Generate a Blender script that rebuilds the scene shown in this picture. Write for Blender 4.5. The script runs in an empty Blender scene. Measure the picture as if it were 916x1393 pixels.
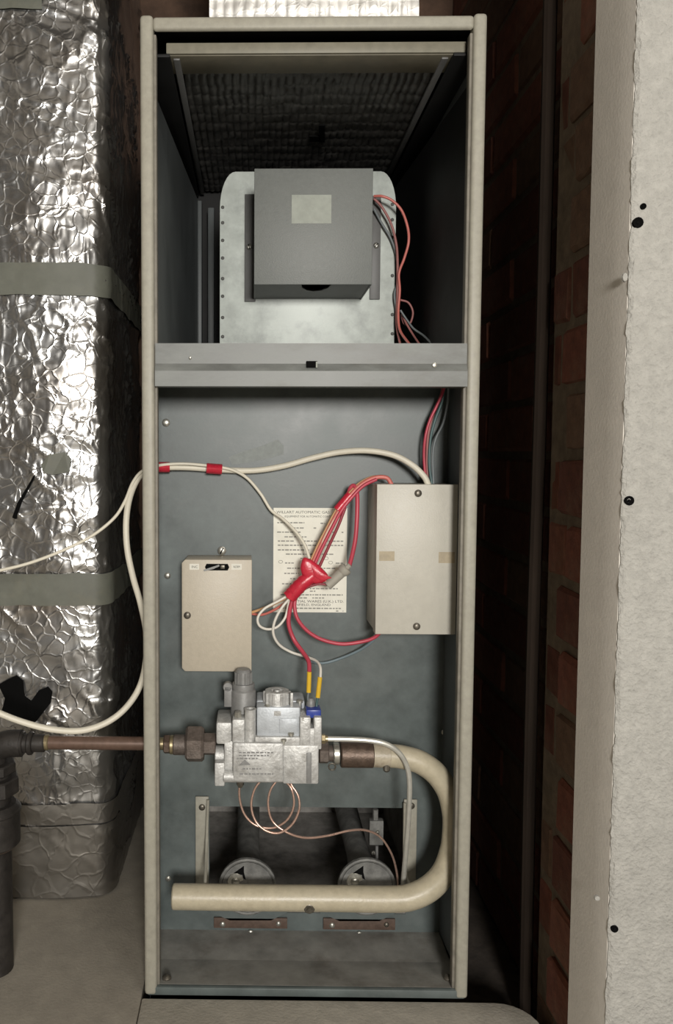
import bpy, bmesh, math, random
from mathutils import Vector, Matrix, noise
random.seed(7)
scene = bpy.context.scene
COL = scene.collection

# ---------------------------------------------------------------- camera
F_PX, IW, IH = 1080.0, 916.0, 1393.0
CAM = Vector((0.13566, -0.97026, 0.68950))
YAW, PITCH, ROLL = -0.0146034, 0.0599256, 0.0024848
PPX, PPY = 328.224, 683.003
def cam_axes():
    cy, sy, cp, sp = math.cos(YAW), math.sin(YAW), math.cos(PITCH), math.sin(PITCH)
    Fw = Vector((sy*cp, cy*cp, -sp)); R = Vector((cy, -sy, 0)); U = R.cross(Fw)
    c, s = math.cos(ROLL), math.sin(ROLL)
    return c*R + s*U, c*U - s*R, Fw
AR, AU, AF = cam_axes()
cd = bpy.data.cameras.new('camera'); cam = bpy.data.objects.new('camera', cd); COL.objects.link(cam)
cd.sensor_fit = 'VERTICAL'; cd.sensor_height = 36.0; cd.lens = F_PX/IH*36.0
cd.shift_x = (IW/2 - PPX)/IH; cd.shift_y = (PPY - IH/2)/IH
cd.clip_start = 0.01
m = Matrix.Identity(4)
for i in range(3):
    m[i][0] = AR[i]; m[i][1] = AU[i]; m[i][2] = -AF[i]; m[i][3] = CAM[i]
cam.matrix_world = m
scene.camera = cam

# ---------------------------------------------------------------- world, lamp, exposure
w = bpy.data.worlds.new('world'); scene.world = w; w.use_nodes = True
w.node_tree.nodes['Background'].inputs[0].default_value = (0.95, 1.0, 1.05, 1)
w.node_tree.nodes['Background'].inputs[1].default_value = 0.02
def area(name, loc, target, size, energy, col):
    ld = bpy.data.lights.new(name, 'AREA'); ld.shape = 'DISK'; ld.size = size; ld.energy = energy; ld.color = col
    o = bpy.data.objects.new(name, ld); COL.objects.link(o); o.location = loc
    o.rotation_euler = (Vector(target) - o.location).to_track_quat('-Z', 'Y').to_euler(); return o
area('room_lamp', (0.38, -2.45, 1.00), (0.15, 0.1, 0.62), 0.42, 54, (1.0, 0.965, 0.91))
area('ceiling_lamp', (0.95, -1.55, 2.15), (0.3, -0.6, 0.4), 0.5, 7, (1.0, 0.96, 0.90))
scene.view_settings.view_transform = 'Standard'; scene.view_settings.look = 'None'
scene.view_settings.gamma = 1; scene.view_settings.use_curve_mapping = False
scene.view_settings.exposure = 0.0

# ---------------------------------------------------------------- helpers
def at(px, py, Y):
    """world point seen at pixel (px, py) of the 916x1393 frame, at depth plane Y"""
    d = AR*((px-PPX)/F_PX) - AU*((py-PPY)/F_PX) + AF
    return CAM + d*((Y-CAM.y)/d.y)
def mid(px0, py0, px1, py1, Y):
    """x0,x1,z0,z1 of a pixel rectangle on plane Y"""
    ym, xm = (py0+py1)/2, (px0+px1)/2
    return at(px0, ym, Y).x, at(px1, ym, Y).x, at(xm, py1, Y).z, at(xm, py0, Y).z

def NB(): return bmesh.new()
def bevel_all(bm, amt, seg=2):
    if amt > 0:
        es = [e for e in bm.edges if len(e.link_faces) == 2 and e.calc_face_angle(0) > 0.5]
        bmesh.ops.bevel(bm, geom=es, offset=amt, segments=seg, affect='EDGES', profile=0.5, clamp_overlap=True)
    return bm
def merge(dst, src):
    me = bpy.data.meshes.new('tmp'); src.to_mesh(me); src.free(); dst.from_mesh(me); bpy.data.meshes.remove(me); return dst
def box(x0, x1, y0, y1, z0, z1, bev=0.0, seg=2, into=None):
    bm = NB(); r = bmesh.ops.create_cube(bm, size=1.0)
    for v in bm.verts:
        v.co = Vector((x0+(v.co.x+.5)*(x1-x0), y0+(v.co.y+.5)*(y1-y0), z0+(v.co.z+.5)*(z1-z0)))
    bevel_all(bm, bev, seg)
    return merge(into, bm) if into is not None else bm
def pbox(px0, py0, px1, py1, Y, depth, bev=0.0, into=None, seg=2):
    x0, x1, z0, z1 = mid(px0, py0, px1, py1, Y)
    return box(x0, x1, Y, Y+depth, z0, z1, bev, seg, into)
def frame_of(d):
    d = d.normalized(); a = Vector((0, 0, 1)) if abs(d.z) < .9 else Vector((1, 0, 0))
    u = d.cross(a).normalized(); return u, d.cross(u).normalized()
def lathe(p0, d, prof, seg=24, into=None, rot=0.0):
    """profile [(t, r)] revolved about axis p0 + t*d"""
    bm = NB(); d = Vector(d).normalized(); u, v = frame_of(d); p0 = Vector(p0); rings = []
    for t, r in prof:
        if r < 1e-6: rings.append([bm.verts.new(p0+d*t)])
        else: rings.append([bm.verts.new(p0+d*t+(u*math.cos(rot+2*math.pi*k/seg)+v*math.sin(rot+2*math.pi*k/seg))*r) for k in range(seg)])
    for a, b in zip(rings, rings[1:]):
        for k in range(seg):
            k2 = (k+1) % seg
            if len(a) == 1 and len(b) == 1: continue
            if len(a) == 1: bm.faces.new((a[0], b[k], b[k2]))
            elif len(b) == 1: bm.faces.new((a[k], b[0], a[k2]))
            else: bm.faces.new((a[k], b[k], b[k2], a[k2]))
    if len(rings[0]) > 1: bm.faces.new(rings[0])
    if len(rings[-1]) > 1: bm.faces.new(rings[-1][::-1])
    bmesh.ops.recalc_face_normals(bm, faces=bm.faces)
    return merge(into, bm) if into is not None else bm
def cyl(p0, p1, r, seg=20, bev=0.0, into=None, rot=0.0):
    p0, p1 = Vector(p0), Vector(p1); L = (p1-p0).length
    pr = [(0, r-bev), (bev, r), (L-bev, r), (L, r-bev)] if bev else [(0, r), (L, r)]
    return lathe(p0, p1-p0, pr, seg, into, rot)
def smooth_path(pts, n=8):
    P = [Vector(p) for p in pts]
    if len(P) < 3: return P
    out = []
    E = [2*P[0]-P[1]]+P+[2*P[-1]-P[-2]]
    for i in range(1, len(E)-2):
        a, b, c, d = E[i-1:i+3]
        for k in range(n):
            t = k/n
            out.append(.5*((2*b)+(c-a)*t+(2*a-5*b+4*c-d)*t*t+(3*b-3*c+d-a)*t**3))
    out.append(P[-1]); return out
def tube(pts, r, seg=10, n=8, into=None, smooth=True, rfun=None):
    P = smooth_path(pts, n) if smooth else [Vector(p) for p in pts]
    bm = NB(); rings = []; u = None
    for i, p in enumerate(P):
        d = (P[min(i+1, len(P)-1)]-P[max(i-1, 0)]).normalized()
        if u is None: u, v = frame_of(d)
        else:
            u = (u-d*u.dot(d)).normalized(); v = d.cross(u)
        rr = r if rfun is None else r*rfun(i/(len(P)-1))
        rings.append([bm.verts.new(p+(u*math.cos(2*math.pi*k/seg)+v*math.sin(2*math.pi*k/seg))*rr) for k in range(seg)])
    for a, b in zip(rings, rings[1:]):
        for k in range(seg): bm.faces.new((a[k], a[(k+1) % seg], b[(k+1) % seg], b[k]))
    bm.faces.new(rings[0][::-1]); bm.faces.new(rings[-1])
    bmesh.ops.recalc_face_normals(bm, faces=bm.faces)
    return merge(into, bm) if into is not None else bm
def prism(poly, axis, a0, a1, bev=0.0, into=None):
    """polygon of 2D points extruded along 'X' (pts are y,z), 'Y' (pts are x,z) or 'Z' (pts are x,y)"""
    bm = NB()
    def P(q, a): return {'X': (a, q[0], q[1]), 'Y': (q[0], a, q[1]), 'Z': (q[0], q[1], a)}[axis]
    A = [bm.verts.new(P(q, a0)) for q in poly]; B = [bm.verts.new(P(q, a1)) for q in poly]
    bm.faces.new(A); bm.faces.new(B[::-1]); n = len(poly)
    for k in range(n): bm.faces.new((A[k], B[k], B[(k+1) % n], A[(k+1) % n]))
    bmesh.ops.recalc_face_normals(bm, faces=bm.faces)
    bevel_all(bm, bev)
    return merge(into, bm) if into is not None else bm

def obj(name, bm, material, parent=None, angle=35, label=None):
    base = Vector((0, 0, 0))
    if parent is not None:
        q = parent
        while q is not None: base += q.location; q = q.parent
        org = Vector((0, 0, 0))
    else:
        xs = [v.co for v in bm.verts]
        org = Vector(((min(c.x for c in xs)+max(c.x for c in xs))/2, (min(c.y for c in xs)+max(c.y for c in xs))/2, min(c.z for c in xs)))
    for v in bm.verts: v.co -= base+org
    me = bpy.data.meshes.new(name); bm.to_mesh(me); bm.free()
    if angle:
        me.polygons.foreach_set('use_smooth', [True]*len(me.polygons)); me.set_sharp_from_angle(angle=math.radians(angle))
    me.materials.append(M[material])
    o = bpy.data.objects.new(name, me); COL.objects.link(o); o.location = org
    if parent is not None: o.parent = parent
    if label: o['label'] = label
    return o
def thing(name, label, cat, loc, group=None):
    o = bpy.data.objects.new(name, None); o.empty_display_size = .05; COL.objects.link(o); o.location = Vector(loc)
    o['label'] = label; o['category'] = cat
    if group: o['group'] = group
    return o
def tag(o, label, cat, group=None, kind=None):
    o['label'] = label; o['category'] = cat
    if group: o['group'] = group
    if kind: o['kind'] = kind
    return o
def screw(parent, px, py, Y, rpx=4, material='zinc', name='screw', h=.003, dome=True):
    """slotted screw head facing the room"""
    c = at(px, py, Y); r = rpx*(Y-CAM.y)/F_PX
    pr = [(0, r), (h*.45, r), (h*.85, r*.72), (h, r*.3), (h, 0)] if dome else [(0, r*.98), (h*.9, r), (h, r*.9), (h, 0)]
    bm = lathe(c, (0, -1, 0), pr, 14)
    o = obj(name, bm, material, parent)
    a = random.uniform(0, 3.1); dx, dz = math.cos(a)*r*.75, math.sin(a)*r*.75; nx, nz = -math.sin(a)*r*.14, math.cos(a)*r*.14
    s = prism([(c.x-dx-nx, c.z-dz-nz), (c.x+dx-nx, c.z+dz-nz), (c.x+dx+nx, c.z+dz+nz), (c.x-dx+nx, c.z-dz+nz)], 'Y', c.y-h*1.06, c.y-h*.5)
    if parent is not None and parent.parent is None: obj('slot', s, 'black', o)
    else: s.free()
    return o
def text_bm(body, size, x, z, Y, align='LEFT', width=None, spacing=1.0):
    cu = bpy.data.curves.new('txt', 'FONT'); cu.body = body; cu.size = size; cu.align_x = align; cu.resolution_u = 2; cu.space_character = spacing
    t = bpy.data.objects.new('txt', cu); COL.objects.link(t)
    bpy.context.view_layer.update()
    me = bpy.data.meshes.new_from_object(t.evaluated_get(bpy.context.evaluated_depsgraph_get()))
    bm = NB(); bm.from_mesh(me); bpy.data.meshes.remove(me); bpy.data.objects.remove(t); bpy.data.curves.remove(cu)
    xs = [v.co.x for v in bm.verts]
    k = width/(max(xs)-min(xs)) if width and xs else 1
    for v in bm.verts: v.co = Vector((x+v.co.x*k, Y, z+v.co.y))
    return bm

# ---------------------------------------------------------------- materials
M = {}
def mat(name, col, rough=.5, metal=0.0, var=.12, vscale=30, bump=0.0, bscale=200, stain=None, sscale=8, samt=.5, spec=.5, stretch=(1, 1, 1), coat=0, bdist=.001):
    m = bpy.data.materials.new(name); m.use_nodes = True; nt = m.node_tree; N = nt.nodes; L = nt.links
    b = N['Principled BSDF']; b.inputs['Roughness'].default_value = rough; b.inputs['Metallic'].default_value = metal
    b.inputs['Specular IOR Level'].default_value = spec; b.inputs['Coat Weight'].default_value = coat
    tc = N.new('ShaderNodeTexCoord'); mp = N.new('ShaderNodeMapping'); mp.inputs['Scale'].default_value = stretch
    L.new(tc.outputs['Object'], mp.inputs['Vector'])
    n1 = N.new('ShaderNodeTexNoise'); n1.inputs['Scale'].default_value = vscale; n1.inputs['Detail'].default_value = 6; n1.inputs['Roughness'].default_value = .65
    L.new(mp.outputs[0], n1.inputs['Vector'])
    rmp = N.new('ShaderNodeMapRange'); rmp.inputs[1].default_value = .3; rmp.inputs[2].default_value = .7; rmp.inputs[3].default_value = 1-var; rmp.inputs[4].default_value = 1+var
    L.new(n1.outputs['Fac'], rmp.inputs[0])
    mul = N.new('ShaderNodeMix'); mul.data_type = 'RGBA'; mul.blend_type = 'MULTIPLY'; mul.inputs[0].default_value = 1
    mul.inputs[6].default_value = (*col, 1); L.new(rmp.outputs[0], mul.inputs[7])
    out = mul.outputs[2]
    if stain:
        n2 = N.new('ShaderNodeTexNoise'); n2.inputs['Scale'].default_value = sscale; n2.inputs['Detail'].default_value = 8; n2.inputs['Roughness'].default_value = .7
        L.new(mp.outputs[0], n2.inputs['Vector'])
        r2 = N.new('ShaderNodeMapRange'); r2.inputs[1].default_value = .5; r2.inputs[2].default_value = .72; r2.inputs[3].default_value = 0; r2.inputs[4].default_value = samt
        L.new(n2.outputs['Fac'], r2.inputs[0])
        mx = N.new('ShaderNodeMix'); mx.data_type = 'RGBA'; L.new(r2.outputs[0], mx.inputs[0]); L.new(out, mx.inputs[6]); mx.inputs[7].default_value = (*stain, 1)
        out = mx.outputs[2]
    L.new(out, b.inputs['Base Color'])
    rr = N.new('ShaderNodeMapRange'); rr.inputs[3].default_value = max(0, rough-.1); rr.inputs[4].default_value = min(1, rough+.1)
    L.new(n1.outputs['Fac'], rr.inputs[0]); L.new(rr.outputs[0], b.inputs['Roughness'])
    if bump:
        n3 = N.new('ShaderNodeTexNoise'); n3.inputs['Scale'].default_value = bscale; n3.inputs['Detail'].default_value = 4
        L.new(mp.outputs[0], n3.inputs['Vector'])
        bp = N.new('ShaderNodeBump'); bp.inputs['Strength'].default_value = bump; bp.inputs['Distance'].default_value = bdist
        L.new(n3.outputs['Fac'], bp.inputs['Height']); L.new(bp.outputs[0], b.inputs['Normal'])
    M[name] = m; return m
mat('cream_paint', (.335, .32, .265), .5, var=.1, vscale=120, bump=.15, bscale=400, stain=(.24, .22, .175), sscale=25, samt=.35)
mat('grey_panel', (.097, .116, .114), .42, var=.32, vscale=14, bump=.05, bscale=300, stain=(.17, .185, .18), sscale=9, samt=.4)
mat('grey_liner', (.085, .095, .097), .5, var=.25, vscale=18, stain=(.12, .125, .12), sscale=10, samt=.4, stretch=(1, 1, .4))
mat('grey_rail', (.150, .158, .150), .45, var=.3, vscale=40, stain=(.085, .08, .065), sscale=16, samt=.75, stretch=(.4, 1, 1))
mat('base_tray', (.23, .225, .205), .5, var=.3, vscale=22, stain=(.07, .05, .035), sscale=9, samt=.7)
mat('black_metal_and_shade', (.010, .010, .010), .6, var=.3, vscale=40, spec=.25)  # black parts, and the painted shade of the right blower liner
mat('black', (.005, .005, .005), .9, var=.1, spec=.06)
mat('galvanised', (.52, .56, .525), .45, metal=.1, var=.16, vscale=45, stain=(.30, .32, .31), sscale=20, samt=.75)
mat('motor_grey', (.160, .170, .161), .5, var=.07, vscale=200, bump=.25, bscale=700)
mat('motor_flange', (.12, .12, .117), .5, var=.1, vscale=80)
mat('paper_old', (.34, .36, .32), .8, var=.12, vscale=90)
mat('paper', (.80, .79, .70), .75, var=.05, vscale=25, stain=(.55, .53, .43), sscale=20, samt=.3)
mat('lid_flange', (.17, .155, .115), .55, var=.2)
mat('rivet_dark', (.07, .07, .065), .6, var=.2)
mat('pipe_rusty', (.42, .37, .28), .42, var=.2, vscale=90, bump=.4, bscale=300, stain=(.13, .07, .045), sscale=45, samt=.9)
mat('lip_dirty', (.19, .175, .145), .6, var=.25, vscale=60)
mat('lid_bar', (.23, .215, .165), .5, var=.15, vscale=60)
mat('wire_bluegrey', (.17, .225, .25), .45, var=.1)
mat('ink', (.09, .09, .085), .8, var=.1)
mat('ink_faint', (.30, .30, .27), .8, var=.2)
mat('box_cream', (.49, .47, .41), .45, var=.06, vscale=120, bump=.2, bscale=600, stain=(.38, .36, .30), sscale=30, samt=.3)
mat('box_tan', (.47, .42, .335), .45, var=.05, vscale=150, bump=.2, bscale=600)
mat('glue_mark', (.37, .31, .21), .5, var=.15, vscale=100)
mat('white_label', (.70, .68, .60), .6, var=.04)
mat('zinc', (.50, .49, .44), .35, metal=.8, var=.2, vscale=200)
mat('dark_screw', (.16, .145, .12), .4, metal=.7, var=.3, vscale=200)
mat('cast_alu', (.55, .55, .535), .5, metal=.4, var=.22, vscale=90, bump=.6, bscale=300, stain=(.24, .23, .21), sscale=38, samt=.75)
mat('cast_alu_blue', (.50, .53, .56), .5, metal=.35, var=.14, vscale=90, bump=.3, bscale=350, stain=(.30, .31, .33), sscale=30, samt=.5)
mat('solenoid_grey', (.23, .23, .225), .5, metal=.2, var=.15, vscale=120, bump=.2, bscale=500)
mat('blue_plastic', (.025, .05, .30), .35, var=.1)
mat('rust_iron', (.13, .105, .09), .55, metal=.4, var=.3, vscale=120, bump=.5, bscale=400, stain=(.22, .20, .18), sscale=40, samt=.5)
mat('brown_iron', (.12, .085, .065), .45, metal=.5, var=.3, vscale=120, bump=.4, bscale=400)
mat('brass', (.40, .33, .20), .35, metal=.8, var=.25, vscale=150)
mat('pipe_cream', (.46, .41, .30), .38, var=.1, vscale=90, bump=.25, bscale=300, stain=(.33, .28, .19), sscale=25, samt=.4)
mat('tube_grey', (.50, .49, .44), .35, metal=.3, var=.1, vscale=120)
mat('copper', (.14, .088, .066), .42, metal=.3, var=.2, vscale=100)
mat('copper_thin', (.62, .42, .34), .3, metal=.7, var=.12, vscale=200)
mat('burner_iron', (.19, .19, .18), .65, metal=.2, var=.35, vscale=60, bump=.5, bscale=300, stain=(.26, .255, .235), sscale=30, samt=.5)
mat('chamber', (.22, .21, .195), .8, var=.5, vscale=30, stain=(.19, .185, .175), sscale=14, samt=.6)
mat('bracket_brown', (.10, .066, .05), .6, var=.25, vscale=150)
mat('cable_cream', (.70, .66, .55), .45, var=.05, vscale=60)
mat('wire_white', (.70, .67, .60), .4, var=.04)
mat('wire_red', (.47, .055, .085), .38, var=.08)
mat('wire_pink', (.60, .17, .14), .4, var=.1)
mat('wire_maroon', (.26, .03, .045), .4, var=.1)
mat('wire_orange', (.62, .36, .18), .45, var=.15)
mat('wire_peach', (.68, .50, .38), .45, var=.1)
mat('wire_grey', (.16, .18, .185), .45, var=.1)
mat('wire_teal', (.07, .125, .125), .45, var=.1)
mat('wire_dusty', (.33, .13, .12), .5, var=.12)
mat('sleeve_yellow', (.68, .43, .03), .4, var=.06)
mat('tape_red', (.52, .022, .045), .3, var=.15, vscale=200, bump=.3, bscale=300)
mat('connector_grey', (.36, .34, .29), .45, var=.1)
mat('tape_grey', (.14, .145, .118), .55, var=.12, vscale=60, stain=(.21, .19, .13), sscale=18, samt=.4)
mat('iron_black', (.036, .032, .029), .5, metal=.3, var=.4, vscale=60, bump=.4, bscale=200)
mat('smear', (.23, .25, .24), .6, var=.2, vscale=150)
mat('rust_stain', (.12, .075, .04), .7, var=.5, vscale=90)
mat('wall_plaster', (.385, .375, .345), .85, var=.13, vscale=120, bump=1.0, bscale=240, bdist=.0028, stain=(.31, .30, .275), sscale=12, samt=.4)
mat('reveal_plaster', (.66, .62, .56), .75, var=.05, vscale=40, bump=.25, bscale=300)
mat('room_wall', (.42, .39, .345), .9, var=.03)
mat('reflect_dark', (.035, .028, .023), .9, var=.2)  # only for the added panel mirrored in the duct foil
mat('floor_concrete', (.33, .30, .25), .8, var=.12, vscale=35, bump=.4, bscale=250, stain=(.27, .24, .20), sscale=5, samt=.4)
mat('hearth_concrete', (.44, .41, .35), .8, var=.12, vscale=60, bump=.5, bscale=250, stain=(.33, .30, .25), sscale=9, samt=.4)
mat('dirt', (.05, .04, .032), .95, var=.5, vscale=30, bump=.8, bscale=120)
mat('mortar', (.15, .115, .08), .95, var=.3, vscale=60, bump=.9, bscale=150)
for k, c in enumerate(((.15, .05, .03), (.11, .038, .024), (.17, .065, .04), (.13, .075, .047))):
    mat('brick_%d' % k, c, .9, var=.3, vscale=60, bump=.9, bscale=180, stain=(.16, .115, .078), sscale=18, samt=.5)
mat('back_brick', (.10, .06, .04), .95, var=.4, vscale=25, bump=.5, bscale=100)
mat('timber_dark', (.03, .022, .017), .9, spec=.1, var=.35, vscale=40, stretch=(1, 1, .1), bump=.3, bscale=150)

def foil_mat(name, col, rough, bstr, scale, stain=None):
    m = bpy.data.materials.new(name); m.use_nodes = True; nt = m.node_tree; N = nt.nodes; L = nt.links
    b = N['Principled BSDF']; b.inputs['Metallic'].default_value = .95; b.inputs['Roughness'].default_value = rough
    tc = N.new('ShaderNodeTexCoord')
    nz = N.new('ShaderNodeTexNoise'); nz.inputs['Scale'].default_value = 14; nz.inputs['Detail'].default_value = 3; L.new(tc.outputs['Object'], nz.inputs['Vector'])
    add = N.new('ShaderNodeMix'); add.data_type = 'RGBA'; add.blend_type = 'ADD'; add.inputs[0].default_value = .06
    L.new(tc.outputs['Object'], add.inputs[6]); L.new(nz.outputs['Color'], add.inputs[7])
    vo = N.new('ShaderNodeTexVoronoi'); vo.feature = 'DISTANCE_TO_EDGE'; vo.inputs['Scale'].default_value = scale; L.new(add.outputs[2], vo.inputs['Vector'])
    r = N.new('ShaderNodeMapRange'); r.inputs[1].default_value = 0; r.inputs[2].default_value = .09; r.inputs[3].default_value = 1; r.inputs[4].default_value = 0; L.new(vo.outputs['Distance'], r.inputs[0])
    n2 = N.new('ShaderNodeTexNoise'); n2.inputs['Scale'].default_value = 30; n2.inputs['Detail'].default_value = 4; L.new(tc.outputs['Object'], n2.inputs['Vector'])
    ma = N.new('ShaderNodeMath'); ma.operation = 'MULTIPLY_ADD'; ma.inputs[1].default_value = .5; L.new(n2.outputs['Fac'], ma.inputs[0]); L.new(r.outputs[0], ma.inputs[2])
    bp = N.new('ShaderNodeBump'); bp.inputs['Strength'].default_value = bstr; bp.inputs['Distance'].default_value = .003
    L.new(ma.outputs[0], bp.inputs['Height']); L.new(bp.outputs[0], b.inputs['Normal'])
    n3 = N.new('ShaderNodeTexNoise'); n3.inputs['Scale'].default_value = 7; n3.inputs['Detail'].default_value = 6; L.new(tc.outputs['Object'], n3.inputs['Vector'])
    r3 = N.new('ShaderNodeMapRange'); r3.inputs[1].default_value = .45; r3.inputs[2].default_value = .75; L.new(n3.outputs['Fac'], r3.inputs[0])
    mx = N.new('ShaderNodeMix'); mx.data_type = 'RGBA'; L.new(r3.outputs[0], mx.inputs[0]); mx.inputs[6].default_value = (*col, 1); mx.inputs[7].default_value = (*(stain or col), 1)
    L.new(mx.outputs[2], b.inputs['Base Color'])
    M[name] = m
foil_mat('foil', (.50, .50, .495), .26, .15, 46, (.31, .275, .24))
foil_mat('foil_white', (.86, .85, .82), .5, .08, 60, (.8, .78, .74))
foil_mat('foil_dull', (.30, .285, .26), .45, .12, 30, (.25, .23, .2))
mat('quilt_dark', (.10, .097, .09), .45, metal=.4, var=.25, vscale=60, bump=.3, bscale=300)

# ================================================================ SETTING
W, H, DP = .41, 1.2083, .56
XB, YREV, YFRONT = .497, -.112, -.186      # brick plane, inner and outer edge of the reveal
ROOM = dict(x0=-1.7, x1=1.9, y0=-2.9, zc=2.25)
ZLOW = -.02
def slab(name, bm, material, label, cat, kind='structure'):
    return tag(obj(name, bm, material), label, cat, kind=kind)
# floor left of and around the cabinet, and the room's floor in front
slab('floor', box(ROOM['x0'], -.004, ROOM['y0'], .66, -.06, 0, .001), 'floor_concrete', 'beige concrete floor under the foil duct at lower left', 'floor')
# hearth slab in front of the cabinet, with a rounded far corner
xr = XB-.004
poly = [(-.003, -.003), (xr-.05, -.003)]
for k in range(1, 7):
    a = math.pi/2*(1-k/6); poly.append((xr-.05+.045*math.cos(a), -.048+.045*math.sin(a)))
poly += [(xr-.005, -.9), (-.003, -.9)]
slab('floor_hearth', prism(poly, 'Z', -.06, 0, .002), 'hearth_concrete', 'pale concrete hearth slab along the front of the cabinet', 'slab')
slab('floor_room', box(-.003, ROOM['x1'], ROOM['y0'], -.9, -.06, 0), 'floor_concrete', 'concrete floor of the room before the cupboard', 'floor')
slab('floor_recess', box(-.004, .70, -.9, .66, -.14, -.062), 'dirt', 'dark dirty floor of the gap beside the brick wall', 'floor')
# back of the cupboard, left side, lid
slab('wall_back', box(-.75, .72, .64, .70, -.14, 1.75), 'back_brick', 'dark brown back wall of the cupboard behind the cabinet', 'wall')
slab('wall_left', box(-.80, -.75, YFRONT, .70, -.06, 1.75), 'room_wall', 'left side wall of the cupboard behind the foil duct', 'wall')
slab('ceiling', box(-.80, .75, YFRONT, .70, 1.75, 1.80), 'room_wall', 'cupboard ceiling above the cabinet', 'ceiling')
# brick side wall: mortar body + bricks, split by an upright joint
wr = thing('wall_right', 'dark red brick side wall right of the metal cabinet', 'wall', (XB, .2, -.14)); wr['kind'] = 'structure'
YJ = .018
obj('mortar', box(XB+.006, XB+.10, YREV+.002, YJ-.004, -.14, 1.75), 'mortar', wr)
obj('mortar', box(XB+.030, XB+.12, YJ-.004, .64, -.14, 1.75), 'mortar', wr)
def brick_mesh(L, hh, seed):
    bm = NB(); bmesh.ops.create_cube(bm, size=1)
    for v in bm.verts: v.co = Vector((v.co.x*.03, v.co.y*L, v.co.z*hh))
    bevel_all(bm, .004, 1)
    r = random.Random(seed)
    for v in bm.verts: v.co += Vector((r.uniform(-.0012, .0012), r.uniform(-.0015, .0015), r.uniform(-.0015, .0015)))
    me = bpy.data.meshes.new('brick'); bm.to_mesh(me); bm.free()
    me.materials.append(M['brick_%d' % (seed % 4)]); return me
cache = {}
def put_brick(x, y0, y1, zc, seed, jx=.0018):
    L = y1-y0
    if L < .02: return
    key = (round(L, 3), seed % 6)
    if key not in cache: cache[key] = brick_mesh(L, .063, seed % 6 + int(L*1000))
    o = bpy.data.objects.new('brick', cache[key]); COL.objects.link(o); o.parent = wr
    o.location = Vector((x+random.uniform(-jx, jx), (y0+y1)/2, zc))-wr.location
for k in range(-11, 15):
    zc = .690+.0375+k*.075
    if zc > 1.74 or zc < -.13: continue
    ys = -.045+random.uniform(-.010, .010)+(.012 if k % 2 else 0)      # near strip, between reveal and joint
    put_brick(XB+.015, YREV+.004, ys, zc, random.randrange(99))
    if k % 3: put_brick(XB+.019, ys+.011, YJ-.006, zc, random.randrange(99))
    y = YJ+.002 if k % 2 else YJ-.11
    while y < .63:                      # far strip, set back
        a, b = max(y, YJ+.002), min(y+.215, .636)
        put_brick(XB+.041, a, b, zc, random.randrange(99), .0004); y += .225
pipe = tube([(XB+.003, YJ+.030, -.06), (XB+.001, YJ+.030, .4), (XB+.004, YJ+.031, .9), (XB+.002, YJ+.030, 1.745)], .0085, 10)
tag(obj('conduit_pipe', pipe, 'timber_dark'), 'thin dark upright conduit in the joint of the brick wall', 'conduit')
# reveal and rough plastered wall in front, right
prof = [(XB+.002, YREV), (XB-.0065, YREV), (XB-.0030, YREV-.044), (XB-.0010, YREV-.060), (XB+.0015, YFRONT+.002), (XB+.03, YFRONT+.002), (XB+.03, YREV)]
slab('trim_1', prism(prof, 'Z', -.06, 1.75), 'reveal_plaster', 'smooth beige reveal edging the cupboard opening on the right', 'reveal')
def rough_wall():
    bm = NB(); nx, nz = 60, 360; x1, z0, z1 = XB+.22, -.06, 1.45
    g = []
    for j in range(nz+1):
        z = z0+(z1-z0)*j/nz
        xe = XB+.0015+.0018*noise.noise((0, 3.1, z*40))+.0012*noise.noise((5, 1, z*160))
        row = []
        for i in range(nx+1):
            x = xe+(x1-xe)*i/nx
            y = YFRONT-.002+.0010*noise.noise((x*60, 0, z*60))+.0009*noise.noise((x*220, 9, z*220))
            if i == 0: y += .0025
            row.append(bm.verts.new((x, y, z)))
        g.append(row)
    for j in range(nz):
        for i in range(nx): bm.faces.new((g[j][i], g[j][i+1], g[j+1][i+1], g[j+1][i]))
    box(XB+.004, x1, YFRONT+.001, YREV, z0, z1, into=bm)
    box(x1-.001, ROOM['x1'], YFRONT-.002, YREV, z0, z1, into=bm)
    box(XB+.004, ROOM['x1'], YFRONT-.002, YREV, z1-.001, ROOM['zc'], into=bm)
    return bm
wf = slab('wall_front', rough_wall(), 'wall_plaster', 'rough whitish plastered wall on the right edge of the view', 'wall')
for px, py, rp, hh in ((868, 303, 7, .0), (875, 281, 4, .0), (856, 681, 6.5, 0), (836, 1263, 5, 0)):
    c = at(px, py, YFRONT-.002); r = rp*(c.y-CAM.y)/F_PX
    bm = lathe(c+Vector((0, .002, 0)), (0, -1, 0), [(0, r), (.0035, r), (.0040, r*.85), (.0030, r*.7), (.002, r*.35), (.003, r*.2), (.003, 0)], 12)
    obj('wall_plug', bm, 'black', wf)
bm = NB()
c = at(851, 377, YFRONT-.003); lathe(c, (0, -1, 0), [(-.002, .003), (.0004, .0025), (.0007, 0)], 8, into=bm)
for v in bm.verts: v.co.z = c.z+(v.co.z-c.z)*1.6
obj('plaster_lump', bm, 'wall_plaster', wf)
bm = lathe(at(813, 1222, YFRONT-.003), (0, -1, 0), [(-.002, .003), (.0005, .0025), (.001, 0)], 8)
obj('plaster_lump', bm, 'wall_plaster', wf)
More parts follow.
